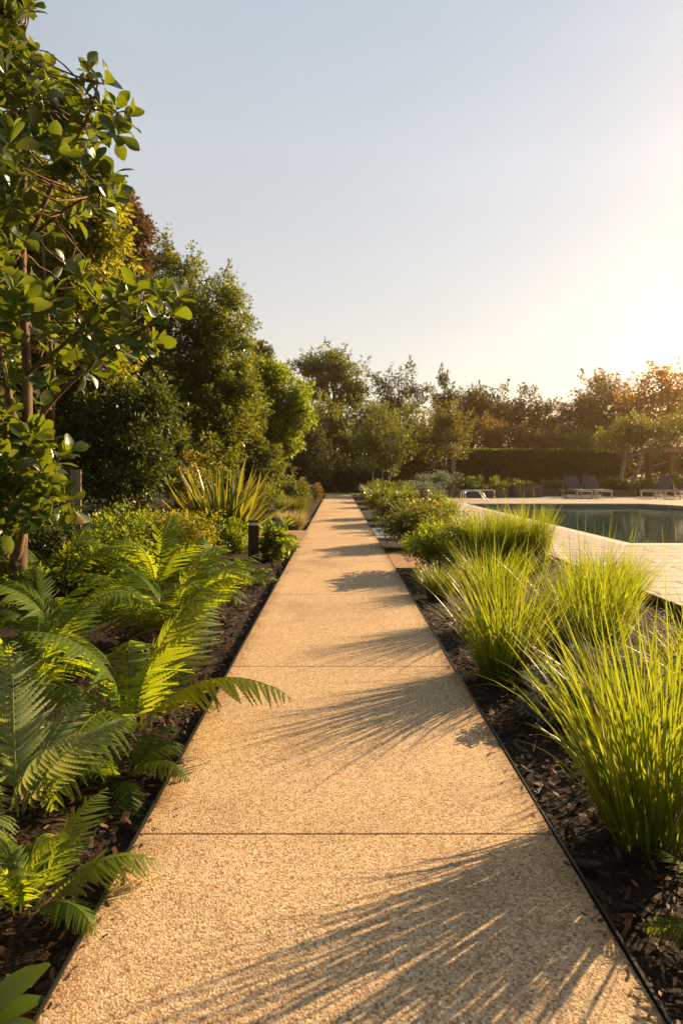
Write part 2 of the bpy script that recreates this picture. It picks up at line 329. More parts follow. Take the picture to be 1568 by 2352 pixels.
for nm, xx, ys, lb in (('left', PL-.0065, ((-1,11.72),(14.88,38.5)), 'dark steel edging on the left of the gravel path'),
                   ('right', PR+.0065, ((-1,8.98),(10.72,13.18),(15.62,38.5)), 'dark steel edging on the right of the gravel path')):
    for q_, (a, c) in enumerate(ys):
        b = MB(); where = ('near stretch of the ', 'far stretch of the ', 'farthest stretch of the ')[q_ if len(ys) == 3 else q_]
        if len(ys) == 3 and q_ == 1: where = 'short middle stretch of the '
        yy = np.arange(a, c+.01, (c-a)/max(2, round((c-a)/.7))); xs = xx+RNG.normal(0,.0045,len(yy)); zs = .006+RNG.normal(0,.0015,len(yy))
        for x0, x1, y0, y1, z0, z1 in zip(xs, xs[1:], yy, yy[1:], zs, zs[1:]):
            b.hexa([(x0-.0045,y0,-.1),(x0+.0045,y0,-.1),(x1+.0045,y1,-.1),(x1-.0045,y1,-.1),(x0-.0045,y0,z0),(x0+.0045,y0,z0),(x1+.0045,y1,z1),(x1-.0045,y1,z1)])
        tag(b.build('path_edging', M['steel']), where+lb, 'edging', 'steel path edgings')
# lawn beyond the path
quad_sheet('lawn', [(-6,38.7),(7.5,38.7),(7.5,44),(-6,44)], BED+.03, M['turf'])

# pool deck: pieces round the pool
DZ = .045
d = MB()
def slab(x0,x1,y0,y1): d.box(((x0+x1)/2,(y0+y1)/2,DZ-.05),(x1-x0,y1-y0,.1))
slab(3.5,5.3,2.0,27.3); slab(5.3,40,2.0,11.4); slab(3.5,40,27.3,36.6)
d.hexa([(16.7,11.4,DZ-.1),(40,11.4,DZ-.1),(40,27.3,DZ-.1),(13.7,27.3,DZ-.1),(16.7,11.4,DZ),(40,11.4,DZ),(40,27.3,DZ),(13.7,27.3,DZ)])
tag(d.build('pool_deck', M['deck']), kind='structure')
def inset(poly, w):                                        # outward offset of a clockwise polygon
    out = []; n = len(poly)
    for i in range(n):
        a, b, c = Vector(poly[i-1]), Vector(poly[i]), Vector(poly[(i+1)%n])
        e1 = (b-a).normalized(); e2 = (c-b).normalized()
        n1 = Vector((-e1.y, e1.x)); n2 = Vector((-e2.y, e2.x)); k = (n1+n2).normalized()
        out.append(b+k*(w/max(.3, k.dot(n1))))
    return out
c = MB(); O = inset(POOL, .3); I = inset(POOL, -.02); n = len(POOL)
for i in range(n):
    j = (i+1) % n
    q = [O[i], O[j], I[j], I[i]]
    c.hexa([(a.x,a.y,DZ-.055) for a in q[::-1]]+[(a.x,a.y,DZ+.004) for a in q[::-1]])
tag(bevel(c.build('pool_coping', M['coping']), .012), kind='structure')
w = MB()
for i in range(n):
    a, b_ = POOL[i], POOL[(i+1)%n]
    w.add([(a[0],a[1],-1.6),(b_[0],b_[1],-1.6),(b_[0],b_[1],DZ-.05),(a[0],a[1],DZ-.05)], np.array([[0,1,2,3]]))
w.add([(x,y,-1.6) for x,y in POOL], np.array([list(range(n))]))
tag(w.build('pool_basin', M['pooltile']), kind='structure')
quad_sheet('water', POOL[::-1], -.12, M['water'])
b = MB(); b.box((3.492, 14.6, -.04), (.012, 25.3, .15)); tag(b.build('deck_edging', M['corten']), 'rusty brown steel edge between the planting bed and the pool deck', 'edging')

# ------------------------------------------------------------------ foliage generators
def unit(v): return v/(np.linalg.norm(v, axis=-1, keepdims=True)+1e-9)
T_DIA = (np.array([(0,0,0),(.28,.45,.07),(0,1,-.05),(-.28,.45,.07)]), np.array([(0,1,2),(0,2,3)]))
def obovate(wid=.30, n=7, curl=-.18, fold=.10):
    t = np.linspace(0, 1, n); 
    wv = wid*np.array([.10,.32,.62,.88,1.0,.78,.18]) if n == 7 else wid*np.interp(t, [0,.3,.65,.9,1], [.1,.6,1,.7,.1])
    z = curl*t**2
    v = []
    for i in range(n): v += [(-wv[i], t[i], z[i]+fold*wv[i]/wid), (0, t[i], z[i]), (wv[i], t[i], z[i]+fold*wv[i]/wid)]
    f = []
    for i in range(n-1):
        a = i*3; f += [(a,a+1,a+4,a+3),(a+1,a+2,a+5,a+4)]
    return np.array(v), np.array(f)
T_OBO = obovate(); T_OVAL = (lambda o: o)(obovate(.24, 5, -.15, .06))
def inst(mb, tpl, P, D, U, S, rnd):
    tv, tf = tpl; n = len(P)
    D = unit(D); X = unit(np.cross(D, U)); Zv = np.cross(X, D)
    S = np.broadcast_to(S, (n,))
    v = P[:,None,:]+S[:,None,None]*(tv[None,:,0,None]*X[:,None,:]+tv[None,:,1,None]*D[:,None,:]+tv[None,:,2,None]*Zv[:,None,:])
    f = (tf[None]+(np.arange(n)*len(tv))[:,None,None]).reshape(-1, tf.shape[1])
    mb.add(v.reshape(-1,3), f, np.repeat(rnd, len(tv)))
def rdir(n): return unit(RNG.normal(size=(n,3)))
def foliage(mb, blobs, nclump, clump_r, nleaf, leaf, tpl=T_DIA, shell=.55, flat=1.0, rbias=0.0, lift=.25):
    """leaf clumps spread through a set of ellipsoids; returns clump centres"""
    B = np.array(blobs, float); wgt = (B[:,3]*B[:,4]*B[:,5])**(2/3); wgt /= wgt.sum()
    k = RNG.choice(len(B), nclump, p=wgt)
    dirs = rdir(nclump); rad = shell+(1-shell)*RNG.random(nclump)**.7
    tuft = RNG.random(nclump) < .22; rad[tuft] = RNG.uniform(.98,1.28,tuft.sum())
    inner = RNG.random(nclump) < .16; rad[inner] *= RNG.random(inner.sum())
    Cn = B[k,:3]+dirs*rad[:,None]*B[k,3:6]
    cr = clump_r*(.45+.9*RNG.random(nclump)); cr[tuft] *= .55
    cnt = RNG.choice(nclump, nleaf, p=(cr**2)/(cr**2).sum())
    off = rdir(nleaf)*(RNG.random(nleaf)**.45)[:,None]*cr[cnt][:,None]; off[:,2] *= .75*flat
    P = Cn[cnt]+off
    D = unit(off/(cr[cnt][:,None]))*.8+rdir(nleaf)*.7+np.array((0,0,-lift))+dirs[cnt]*.3
    U = rdir(nleaf)*.7+np.array((0,0,1.0))
    cl = RNG.random(nclump)
    rnd = np.clip(.55*cl[cnt]+.5*RNG.random(nleaf)-.03+rbias, 0, 1)
    inst(mb, tpl, P, D, U, leaf*(.65+.7*RNG.random(nleaf)), rnd)
    return Cn
def curve(a, b, n=7, bend=.12):
    a = np.array(a, float); b = np.array(b, float); t = np.linspace(0,1,n)[:,None]
    L = np.linalg.norm(b-a); o = RNG.normal(size=3)*L*bend
    return a+(b-a)*t+np.sin(np.pi*t)*o+RNG.normal(size=(n,3))*L*.012*np.sin(np.pi*t)
def pblob(x, y, rx, ry, Z, base, dz=0, ryd=None):
    c = P3(x, y, Z+dz); k = (Z+dz)/F
    return (c[0]-base[0], c[1]-base[1], c[2]-base[2], rx*k, (ryd if ryd else rx*k), ry*k)
def tree(name, label, cat, base, blobs, leafm, nclump, clump_r, nleaf, leaf, barkm='bark', trunks=((0,0),), tr=.12, top=.7, group=None,
         shell=.55, tpl=T_DIA, limbs=10, lean=.25, parts=('trunk','crown'), rbias=0, flat=1.0, sprigs=(0,0)):
    base = (base[0], base[1], base[2] if len(base) > 2 else BED)
    t = thing(name, label, cat, base, 0, group)
    m = MB(); Cn = foliage(m, blobs, nclump, clump_r, nleaf, leaf, tpl, shell, flat, rbias)
    k = MB()
    if sprigs[0]:
        cen = np.mean(Cn,0); sc_ = np.linalg.norm((Cn-cen)/(np.std(Cn,0)+.1),axis=1); out = np.argsort(-sc_)[:int(len(Cn)*.45)]
        for _ in range(sprigs[0]):
            c_ = Cn[RNG.choice(out)]; d_ = unit(unit(c_-cen)*.7+np.array((0,0,.75))+RNG.normal(size=3)*.35); Ls = sprigs[1]*RNG.uniform(.6,1.3)
            tw = curve(c_, c_+d_*Ls, 6, .08); k.tube(tw, np.linspace(.012,.003,6), 4)
            n_ = int(26*Ls/max(leaf,.05)/8)+10; u = RNG.random(n_)**.8
            Pq = np.stack([np.interp(u*5, range(6), tw[:,i]) for i in range(3)],1)+RNG.normal(size=(n_,3))*(.045+.10*Ls*(1-u))[:,None]
            inst(m, tpl, Pq, d_*.7+rdir(n_), rdir(n_)+np.array((0,0,.8)), leaf*(.7+.6*RNG.random(n_)), np.clip(RNG.random(n_)*.8+.15+rbias,0,1))
    m.build(parts[1], M[leafm], t)
    B = np.array(blobs); zmax = (B[:,2]+B[:,5]).max(); cx, cy = np.average(B[:,0]), np.average(B[:,1])
    twg = k if leaf < .13 else MB()
    stems = []
    for (tx, ty) in trunks:
        pts = curve((tx,ty,-.05), (cx*top+tx*lean*3, cy*top+ty*lean*3, zmax*top), 9, .05)
        q = MB(); q.tube(pts, tr*np.linspace(1.15,.25,9), 8); stems.append((q, pts))
    for i in range(limbs):
        q, pts = stems[i % len(stems)]; j = RNG.integers(3, 8); c_ = Cn[RNG.integers(len(Cn))]
        q.tube(curve(pts[j], c_, 6, .1), tr*np.linspace(.4,.07,6), 5)
    if twg.n and parts[0] == 'trunk': stems[0][0].v += twg.v; stems[0][0].r += twg.r; stems[0][0].f += [f+stems[0][0].n for f in twg.f]; stems[0][0].n += twg.n
    for q, _ in stems: q.build(parts[0], M[barkm], t, True)
    return t

# ------------------------------------------------------------------ foreground broad-leaved tree at the left
def big_tree():
    bx, by = -3.5, 6.55
    t = thing('broadleaf_tree', 'tall tree with large rounded leathery leaves and several trunks at the left edge', 'tree', (bx,by,BED))
    base = np.array((bx,by,BED))
    L = lambda x,y,Z: P3(x,y,Z)-base
    k = MB()
    stems = []
    def stem(pts, r0, r1, sides=9):
        pts = np.array(pts); n = len(pts)*4; s = np.linspace(0, len(pts)-1, n); out = np.stack([np.interp(s, np.arange(len(pts)), pts[:,i]) for i in range(3)], 1)
        for _ in range(3): out[1:-1] = (out[:-2]+out[1:-1]*2+out[2:])/4
        k.tube(out, np.linspace(r0, r1, n), sides); stems.append(out)
    stem([L(44,1400,6.5),L(48,1230,6.5),L(58,1050,6.5),L(66,900,6.5),L(50,640,6.5),L(55,420,6.4),L(60,220,6.3),L(42,60,6.3)], .075, .016)
    stem([L(6,1395,6.7),L(4,1230,6.7),L(10,1050,6.8),L(-40,780,6.9),L(-60,500,6.9),L(-50,200,6.9)], .085, .02)
    stem([L(18,1370,6.6),L(60,1180,6.3),L(46,1050,6.0),L(20,900,5.8),L(-20,700,5.6)], .06, .02)
    stem([L(66,1000,6.5),L(110,930,6.3),L(185,855,6.0),L(300,770,5.7),L(400,715,5.5)], .035, .010)
    stem([L(30,620,6.5),L(80,520,6.3),L(150,360,6.2),L(210,260,6.1),L(225,190,6.1)], .03, .008)
    stem([L(52,560,6.5),L(150,480,6.2),L(240,430,6.0)], .022, .007)
    stem([L(60,860,6.5),L(150,790,6.0),L(250,700,5.8),L(330,670,5.7)], .025, .008)
    stem([L(56,1130,6.4),L(100,1090,6.0),L(140,1050,5.8)], .02, .007)
    stem([L(52,1210,6.3),L(110,1170,5.9),L(165,1150,5.7)], .02, .007)
    allp = np.concatenate(stems)
    # rosettes: silhouette tufts measured in the photo, then fill
    ros = [(205,165,6.1),(195,215,6.1),(240,195,6.1),(265,255,6.0),(285,275,6.0),(272,310,6.0),(225,300,6.1),(180,255,6.2),(232,245,6.1),
           (70,170,6.2),(100,215,6.2),(60,235,6.3),(30,160,6.3),(20,220,6.1),(120,260,6.2),(150,290,6.2),(10,100,6.3),
           (60,30,6.2),(35,15,6.2),(10,40,6.2),(75,5,6.2),(25,70,6.2),
           (262,400,6.0),(240,425,6.0),(220,380,6.0),(255,455,6.0),(190,400,6.1),(200,450,6.1),(160,370,6.1),(230,480,6.0),
           (410,690,5.5),(395,725,5.5),(370,680,5.5),(340,690,5.6),(350,790,5.6),(330,770,5.7),(290,720,5.6),(300,670,5.8),(270,760,5.8),(265,690,5.7),(230,740,5.9),(310,740,5.6),
           (150,1040,5.8),(135,1060,5.8),(110,1030,5.9),(150,1140,5.7),(165,1165,5.7),(120,1110,5.8),(90,1080,6.0),(80,990,6.0),(55,985,6.0),(30,1010,5.9),(25,1065,5.8),(60,1040,5.9),
           (95,1175,5.8),(60,1120,5.9),(30,1150,5.8),(90,1200,6.0),(5,1100,5.8),(10,980,6.0),(40,1210,6.0),
           (35,390,4.9),(25,330,5.0),(5,360,5.0),(60,690,5.1),(30,670,5.0),(70,720,5.2),(20,740,5.2)]
    poly_y = np.array([0,60,100,140,200,260,300,340,400,450,500,600,640,690,740,800,840,900,950,1000,1060,1150,1200,1230])
    poly_x = np.array([80,60,30,105,150,280,270,220,265,260,225,210,300,410,400,350,250,150,90,110,130,150,90,60])
    while len(ros) < 570:
        y = RNG.uniform(-60, 1225); x = RNG.uniform(-260, 1)*1.0 if RNG.random() < .22 else RNG.uniform(-40, np.interp(y, poly_y, poly_x)-18)
        Z = RNG.uniform(5.5, 7.6)
        if 430 < y < 660 and x > 70 and RNG.random() < .8: continue
        if 830 < y < 970 and x > 30 and RNG.random() < .75: continue
        ros.append((x, y, Z))
    m = MB()
    for (x, y, Z) in ros:
        c = L(x, y, Z)
        dd = np.linalg.norm(allp-c, axis=1); a = allp[np.argmin(dd+RNG.random(len(dd))*.25)]
        k.tube(curve(a, c, 6, .12), np.linspace(.010,.004,6), 5)
        ax = unit(unit(c-a)*.7+np.array((.25,-.1,.55))+RNG.normal(size=3)*.25)
        nl = RNG.integers(6, 10)
        az = np.arange(nl)*2.4+RNG.random()*6
        u1 = unit(np.cross(ax, (.3,.5,.2))); u2 = np.cross(ax, u1)
        el = R(15)+R(55)*np.arange(nl)/nl+RNG.normal(0,.15,nl)
        D = (np.cos(az)[:,None]*u1+np.sin(az)[:,None]*u2)*np.cos(el)[:,None]+ax*np.sin(el)[:,None]
        P = c+ax*(-.05+.09*np.arange(nl)/nl)[:,None]+D*.015
        U = np.tile(ax, (nl,1))+RNG.normal(0,.25,(nl,3))
        inst(m, T_OBO, P, D, U, RNG.uniform(.11,.225,nl), np.clip(RNG.random()*.6+RNG.random(nl)*.4-(.0 if RNG.random()>.06 else -.3),0,1))
    k.build('trunk', M['bark'], t, True); m.build('crown', M['biglf'], t, True)
big_tree()

# ------------------------------------------------------------------ trees along the left
TL = 'trees along the left of the path'
b0 = (-5.1, 11.2, BED)
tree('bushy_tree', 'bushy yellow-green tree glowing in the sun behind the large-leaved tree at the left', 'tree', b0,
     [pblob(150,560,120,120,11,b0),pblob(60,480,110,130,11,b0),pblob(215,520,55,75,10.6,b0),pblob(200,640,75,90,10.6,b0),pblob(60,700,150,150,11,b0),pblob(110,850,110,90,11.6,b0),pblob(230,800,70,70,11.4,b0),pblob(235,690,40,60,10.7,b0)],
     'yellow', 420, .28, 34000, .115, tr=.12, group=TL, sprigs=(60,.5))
b0 = (-4.0, 11.6, BED)
tree('glossy_shrub', 'large dark glossy-leaved shrub between the leaning trunk and the flax', 'shrub', b0,
     [pblob(270,960,110,100,11.4,b0),pblob(330,1010,75,110,11.2,b0),pblob(200,1030,100,120,11.6,b0),pblob(260,1110,110,90,11.4,b0),pblob(130,930,100,120,12,b0),pblob(60,1060,120,140,12.4,b0),pblob(340,900,50,50,11.2,b0)],
     'gloss', 420, .24, 30000, .10, trunks=((0,0),(.3,.1),(-.4,.2),(.1,-.3)), tr=.05, parts=('stem','foliage'), sprigs=(60,.4))
b0 = (-4.9, 15.2, BED)
tree('bushy_tree', 'deep green bushy tree between the glossy shrub and the tall olive-green tree', 'tree', b0,
     [pblob(360,930,80,120,15.5,b0),pblob(330,830,80,90,15.8,b0),pblob(400,1030,80,90,15.2,b0),pblob(290,760,90,110,16,b0),pblob(430,1080,60,60,15,b0)],
     'mid', 420, .30, 36000, .11, tr=.12, group=TL, sprigs=(60,.5))
b0 = (-3.6, 20.5, BED)
tree('bushy_tree', 'deep green low tree below the bright green one', 'tree', b0,
     [pblob(540,1020,60,80,21,b0),pblob(590,1060,50,60,21,b0),pblob(500,1080,60,50,20.5,b0),pblob(560,950,50,60,21.5,b0)],
     'mid', 300, .32, 24000, .12, tr=.10, group=TL, sprigs=(30,.5))
b0 = (-9.0, 26, BED)
tree('conifer', 'tall bronze-brown feathery conifer rising behind the left trees', 'tree', b0,
     [pblob(262,560,75,110,25,b0),pblob(300,560,38,70,25,b0),pblob(285,490,24,40,25,b0),pblob(318,545,20,40,25,b0),pblob(262,450,22,30,25,b0),pblob(300,620,45,40,25,b0)],
     'brown', 300, .42, 22000, .17, tr=.25, group=TL, shell=.3, sprigs=(70,.7))
b0 = (-3.9, 17, BED)
tree('olive_tree', 'tall slender small-leaved olive-green tree, the highest in the middle of the left row', 'tree', b0,
     [pblob(395,640,45,50,17.5,b0),pblob(385,590,28,38,17.5,b0),pblob(440,620,18,28,17.3,b0),pblob(470,720,90,70,17,b0),pblob(515,670,22,38,16.8,b0),pblob(555,760,30,36,16.8,b0),
      pblob(500,830,85,90,17,b0),pblob(430,790,100,100,17.5,b0),pblob(490,940,95,100,16.6,b0),pblob(540,900,60,70,16.6,b0),pblob(470,1030,80,70,16.6,b0),pblob(385,900,60,140,18,b0),pblob(395,1010,60,120,18,b0)],
     'olive', 700, .30, 72000, .095, tr=.13, group=TL, trunks=((0,0),(.4,.2)), limbs=24, sprigs=(110,.6))
b0 = (-2.9, 25.5, BED)
tree('bushy_tree', 'bright green rounded tree, last of the left row where the path narrows', 'tree', b0,
     [pblob(650,900,55,55,26,b0),pblob(620,880,45,40,26,b0),pblob(675,935,35,60,25.6,b0),pblob(625,985,60,60,26,b0),pblob(660,1010,36,40,25.6,b0),pblob(600,1050,55,60,26,b0),pblob(570,960,60,90,27,b0),pblob(585,860,30,36,26,b0)],
     'bright', 330, .42, 30000, .15, tr=.16, group=TL, sprigs=(60,.45))
b0 = (-4.6, 34, BED)
tree('dark_tree', 'small dark round treetop peeping over the left row beside the bright green tree', 'tree', b0,
     [pblob(596,830,26,34,34,b0),pblob(604,812,12,20,34,b0),pblob(580,870,40,40,34,b0)], 'dark', 70, .5, 4500, .2, tr=.16, group=TL)

# ------------------------------------------------------------------ trees closing the view behind the path and the pool
TB = 'trees closing the view beyond the path and pool'
def back(name, label, x, Z, blobs, leafm, nclump, cr, nleaf, leaf, **kw):
    b = ((x-VX)/F*Z, Z, BED)
    return tree(name, label, 'tree', b, [pblob(q[0],q[1],q[2],q[3],Z+(q[4] if len(q)>4 else 0),b) for q in blobs], leafm, nclump, cr, nleaf, leaf, group=TB, sprigs=(45,1.2), **kw)
back('umbrella_tree', 'tall flat-topped spreading tree above the end of the path', 752, 56, [(745,835,58,24),(700,845,36,16),(790,855,36,24),(760,880,46,24),(815,895,30,24),(720,900,30,22),(780,925,40,22)], 'mid', 190, .75, 12000, .26, tr=.22, limbs=18, top=.9, flat=.7)
back('thin_tree', 'open thin-leaved tree with sky showing through, right of the flat-topped tree', 905, 58, [(875,890,22,26),(905,885,24,28),(935,880,20,34),(955,905,20,20),(905,930,50,26)], 'dark', 110, .6, 3600, .24, tr=.12, limbs=26, top=.9)
back('pointed_conifer', 'narrow pointed conifer standing alone against the bright sky', 1018, 60, [(1018,920,16,40),(1018,885,7,22),(1000,915,10,12),(1035,915,10,12)], 'dark', 60, .45, 1800, .22, tr=.1, limbs=12, top=.98)
back('dense_tree', 'dense dark dome-shaped tree above the left end of the clipped hedge', 1070, 62, [(1070,955,72,58),(1110,985,62,50),(1040,985,50,40),(1090,925,40,28),(1130,960,40,40)], 'dark', 230, .95, 15000, .28, tr=.3)
back('branchy_tree', 'dark tree with separate puffs of leaves against the sky, above the middle of the hedge', 1170, 64, [(1165,905,24,22),(1190,925,24,18),(1215,905,14,14),(1225,935,26,18),(1255,932,22,16),(1160,945,40,30),(1205,970,50,34),(1250,975,36,22)], 'dark', 150, .7, 8500, .26, tr=.2, limbs=22, top=.85)
back('dense_tree', 'long low mass of dark crown between the puffy tree and the sunlit trees', 1300, 60, [(1280,1000,60,34),(1330,985,60,44),(1240,1010,50,30),(1380,980,60,50)], 'dark', 190, .9, 11000, .28, tr=.24)
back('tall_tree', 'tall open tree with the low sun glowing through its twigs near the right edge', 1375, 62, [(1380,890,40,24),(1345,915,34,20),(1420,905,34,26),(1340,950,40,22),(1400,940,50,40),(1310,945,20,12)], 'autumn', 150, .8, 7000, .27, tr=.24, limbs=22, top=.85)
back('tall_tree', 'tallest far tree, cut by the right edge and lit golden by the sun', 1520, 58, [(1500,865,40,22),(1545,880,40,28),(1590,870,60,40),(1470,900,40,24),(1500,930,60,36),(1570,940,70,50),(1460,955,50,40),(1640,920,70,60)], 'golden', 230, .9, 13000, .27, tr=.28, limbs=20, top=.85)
back('round_tree', 'yellowish rounded tree right behind the end of the path', 730, 50, [(745,955,45,42),(790,985,50,40),(720,1010,40,60),(760,1040,60,50)], 'olive', 210, .8, 12000, .23, tr=.22)
back('round_tree', 'dull green spreading tree behind the pale-stemmed multi-stemmed tree', 860, 52, [(850,965,50,40),(900,975,50,36),(840,1010,60,50),(905,1030,60,50),(955,985,36,40)], 'mid', 230, .8, 13000, .23, tr=.2)
back('dark_tree', 'dark bushy tree at the left of the path end, under the bright green tree', 690, 44, [(700,1010,36,60),(720,1060,40,50),(680,1070,40,50)], 'dark', 120, .6, 7500, .2, tr=.15)
back('dark_tree', 'shaded dark tree behind the reddish tree at the left end of the hedge', 965, 48, [(950,1010,46,50),(990,1040,50,50),(935,1060,46,46)], 'dark', 140, .65, 8500, .2, tr=.16)
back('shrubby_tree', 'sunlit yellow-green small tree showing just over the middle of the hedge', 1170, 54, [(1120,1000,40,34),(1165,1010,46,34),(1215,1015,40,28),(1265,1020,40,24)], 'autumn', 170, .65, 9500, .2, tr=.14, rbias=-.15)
back('shrubby_tree', 'low green trees showing just over the right end of the hedge', 1330, 54, [(1310,1020,46,22),(1360,1015,46,26),(1400,1010,40,36)], 'mid', 110, .65, 6500, .2, tr=.14)
back('stemmed_tree', 'low multi-stemmed tree with pale thin stems right of the path end', 868, 41, [(840,1010,34,40),(880,1000,44,40),(915,1020,34,36),(870,1045,50,28)], 'mid', 170, .5, 9500, .15, barkm='palebark', trunks=((-.5,0),(-.15,.2),(.2,-.1),(.5,.1),(.75,0)), tr=.045, limbs=14, top=.75)
back('slender_tree', 'reddish-topped small tree with pale forked trunk at the left end of the hedge', 1030, 40, [(1000,985,36,34),(1040,985,34,34),(1020,960,30,22),(1035,1025,34,26),(990,1025,30,26)], 'mixed', 150, .45, 7500, .14, barkm='palebark', trunks=((0,0),(.25,.1)), tr=.06, limbs=14, top=.75)
back('slender_tree', 'small tree with a thick pale trunk in front of the hedge, left of the pergola', 1428, 42, [(1435,1000,46,26),(1400,1015,30,20),(1480,990,46,26),(1530,985,50,26),(1580,980,50,40),(1450,970,36,14)], 'mid', 190, .5, 10000, .15, barkm='palebark', trunks=((0,0),(.3,0)), tr=.14, limbs=18, top=.75)

back('dark_tree', 'low dark tree mass behind the pergola at the right edge', 1530, 50, [(1480,1045,60,44),(1550,1045,70,50),(1630,1040,80,60),(1440,1060,40,30)], 'hedge', 210, .7, 14000, .2, tr=.16)
back('dark_shrub', 'dark rounded shrub against the timber fence straight beyond the path end', 775, 46, [(770,1105,34,26),(790,1098,26,28),(745,1102,24,28)], 'dark', 90, .4, 7000, .15, tr=.06)
back('dark_shrub', 'dark low shrub against the timber fence right of the path end', 830, 46, [(825,1105,34,26),(855,1100,30,28),(900,1100,34,28)], 'dark', 110, .4, 8000, .15, tr=.06)
m = MB()
bl = [(x, 74+RNG.uniform(-3,5)+max(0,(-x-8))*-.9, RNG.uniform(1.6,2.6), 5, 3, RNG.uniform(2.6,3.8)) for x in np.arange(-34, 62, 3.4)]
bl += [(-13-.06*y+RNG.normal()*.8, y, 2.2, 3, 3, 3.4) for y in np.arange(9, 46, 3.2)]
foliage(m, bl, 1100, 1.1, 60000, .38, shell=.2); tag(m.build('distant_wood', M['dark']), 'dark mass of woodland far behind the garden trees', 'woodland', kind='stuff')
# hedge, fence, pergola
hz = 46.5
t = thing('clipped_hedge', 'long clipped dark green hedge with a flat top behind the pool terrace', 'hedge', (14.5,hz,BED))
m = MB(); nl = 34000
X = RNG.uniform(-6.2, 7.2, nl); side = RNG.random(nl)
Y = np.where(side < .62, -.7+RNG.normal(0,.07,nl), RNG.uniform(-.7,.7,nl)); Z = np.where(side < .62, RNG.uniform(0,3.12,nl), 3.12+RNG.normal(0,.06,nl)+.03*np.sin(X*3.1))
inst(m, T_DIA, np.stack([X,Y,Z],1), rdir(nl)+np.array((0,-.3,.1)), rdir(nl)+np.array((0,-.5,.8)), .15*(.7+.6*RNG.random(nl)), np.clip(RNG.random(nl)*.6+.2*np.sin(X*2.2+Z*3)+.2,0,1))
m.build('foliage', M['hedge'], t)
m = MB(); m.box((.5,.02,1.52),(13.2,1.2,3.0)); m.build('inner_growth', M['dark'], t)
t = thing('timber_fence', 'brown vertical-board timber fence in the shade behind the end of the path', 'fence', (2.2,48.5,BED))
m = MB()
for i in range(76): m.box((-7+i*.19, 0, 1.0+.02*random.random()), (.165,.025,2.1), r=random.random())
m.build('boards', M['wood'], t)
for i in range(6): m = MB(); m.box((-7+i*2.8,.09,1.05),(.12,.12,2.2)); m.build('post', M['wood'], t)
t = thing('pergola', 'brown timber pergola with a slatted roof at the right edge behind the loungers', 'pergola', (22.9,39.3,BED))
for sx in (-2.2,2.2):
    for sy in (-1.4,1.4): m = MB(); m.box((sx,sy,1.35),(.30,.30,2.8)); bevel(m.build('post', M['wood'], t), .02)
for sy in (-1.4,1.4): m = MB(); m.box((0,sy,2.84),(5.4,.14,.2)); m.build('beam', M['greywood'], t)
m = MB()
for i in range(14): m.box((-2.5+i*.385,0,3.0),(.07,3.6,.13))
m.build('rafters', M['greywood'], t)

# ------------------------------------------------------------------ pool furniture
def planter(x0, x1, ytop, ybot, Z, dep, label, grp='dark planter boxes beyond the pool', m_='planter', name='planter_box', pad=0):
    k = Z/F; X0, X1 = (x0-VX)*k, (x1-VX)*k; h = (ybot-ytop)*k
    t = thing(name, label, 'planter', ((X0+X1)/2, Z+dep/2, DZ), 0, grp)
    w_ = X1-X0; b = MB(); th = .05
    b.box((0,-dep/2+th/2,h/2),(w_,th,h)); b.box((0,dep/2-th/2,h/2),(w_,th,h))
    b.box((-w_/2+th/2,0,h/2),(th,dep-2*th,h)); b.box((w_/2-th/2,0,h/2),(th,dep-2*th,h))
    bevel(b.build('box', M[m_], t), .008)
    b = MB(); b.box((0,0,h*.45),(w_-2*th,dep-2*th,h*.86)); b.build('soil', M['soil'], t)
    return t
planter(1016,1168,1127,1146,33.0,.9,'long low dark planter behind the pool handrails')
planter(1182,1247,1116,1144,33.5,1.1,'tall dark square planter box left of the sun loungers')
planter(1395,1462,1128,1142,35.0,.8,'low dark planter behind the loungers, between the two lounger pairs')
planter(1245,1290,1126,1142,35.5,.8,'small dark planter in the shade right of the tall planter box')
planter(1031,1056,1107,1130,34.6,.6,'orange terracotta planter standing behind the long low planter', None, 'terra', 'terracotta_planter')
def lounger():
    t = thing('sun_lounger', 'x', 'sun lounger', group='grey sun loungers beyond the pool')
    b = MB()
    for s in (-1,1): b.box((s*.33,0,.34),(.05,1.95,.05))
    b.box((0,-.97,.34),(.61,.05,.05)); b.box((0,.97,.34),(.61,.05,.05)); b.build('frame', M['alu'], t)
    for sx in (-1,1):
        for sy in (-.88,.75):
            b = MB(); b.box((sx*.33,sy,.16),(.045,.06,.32)); b.build('leg', M['alu'], t)
    b = MB(); b.box((0,-.37,.395),(.64,1.18,.05)); bevel(b.build('seat', M['cushion'], t), .015)
    b = MB(); a = R(52); L_ = .82
    y1, z1 = .24+L_*math.cos(a), .40+L_*math.sin(a); n_ = (-math.sin(a)*.05, math.cos(a)*.05)
    b.hexa([(-.33,.24,.40),(.33,.24,.40),(.33,y1,z1),(-.33,y1,z1),(-.33,.24+n_[0],.40+n_[1]),(.33,.24+n_[0],.40+n_[1]),(.33,y1+n_[0],z1+n_[1]),(-.33,y1+n_[0],z1+n_[1])])
    bevel(b.build('backrest', M['fabric'], t), .015)
    for s in (-1,1):
        b = MB(); b.tube([(s*.30,.60,.86),(s*.30,.78,.36)], .014, 6); b.build('back_strut', M['alu'], t)
    return t
lg = lounger()
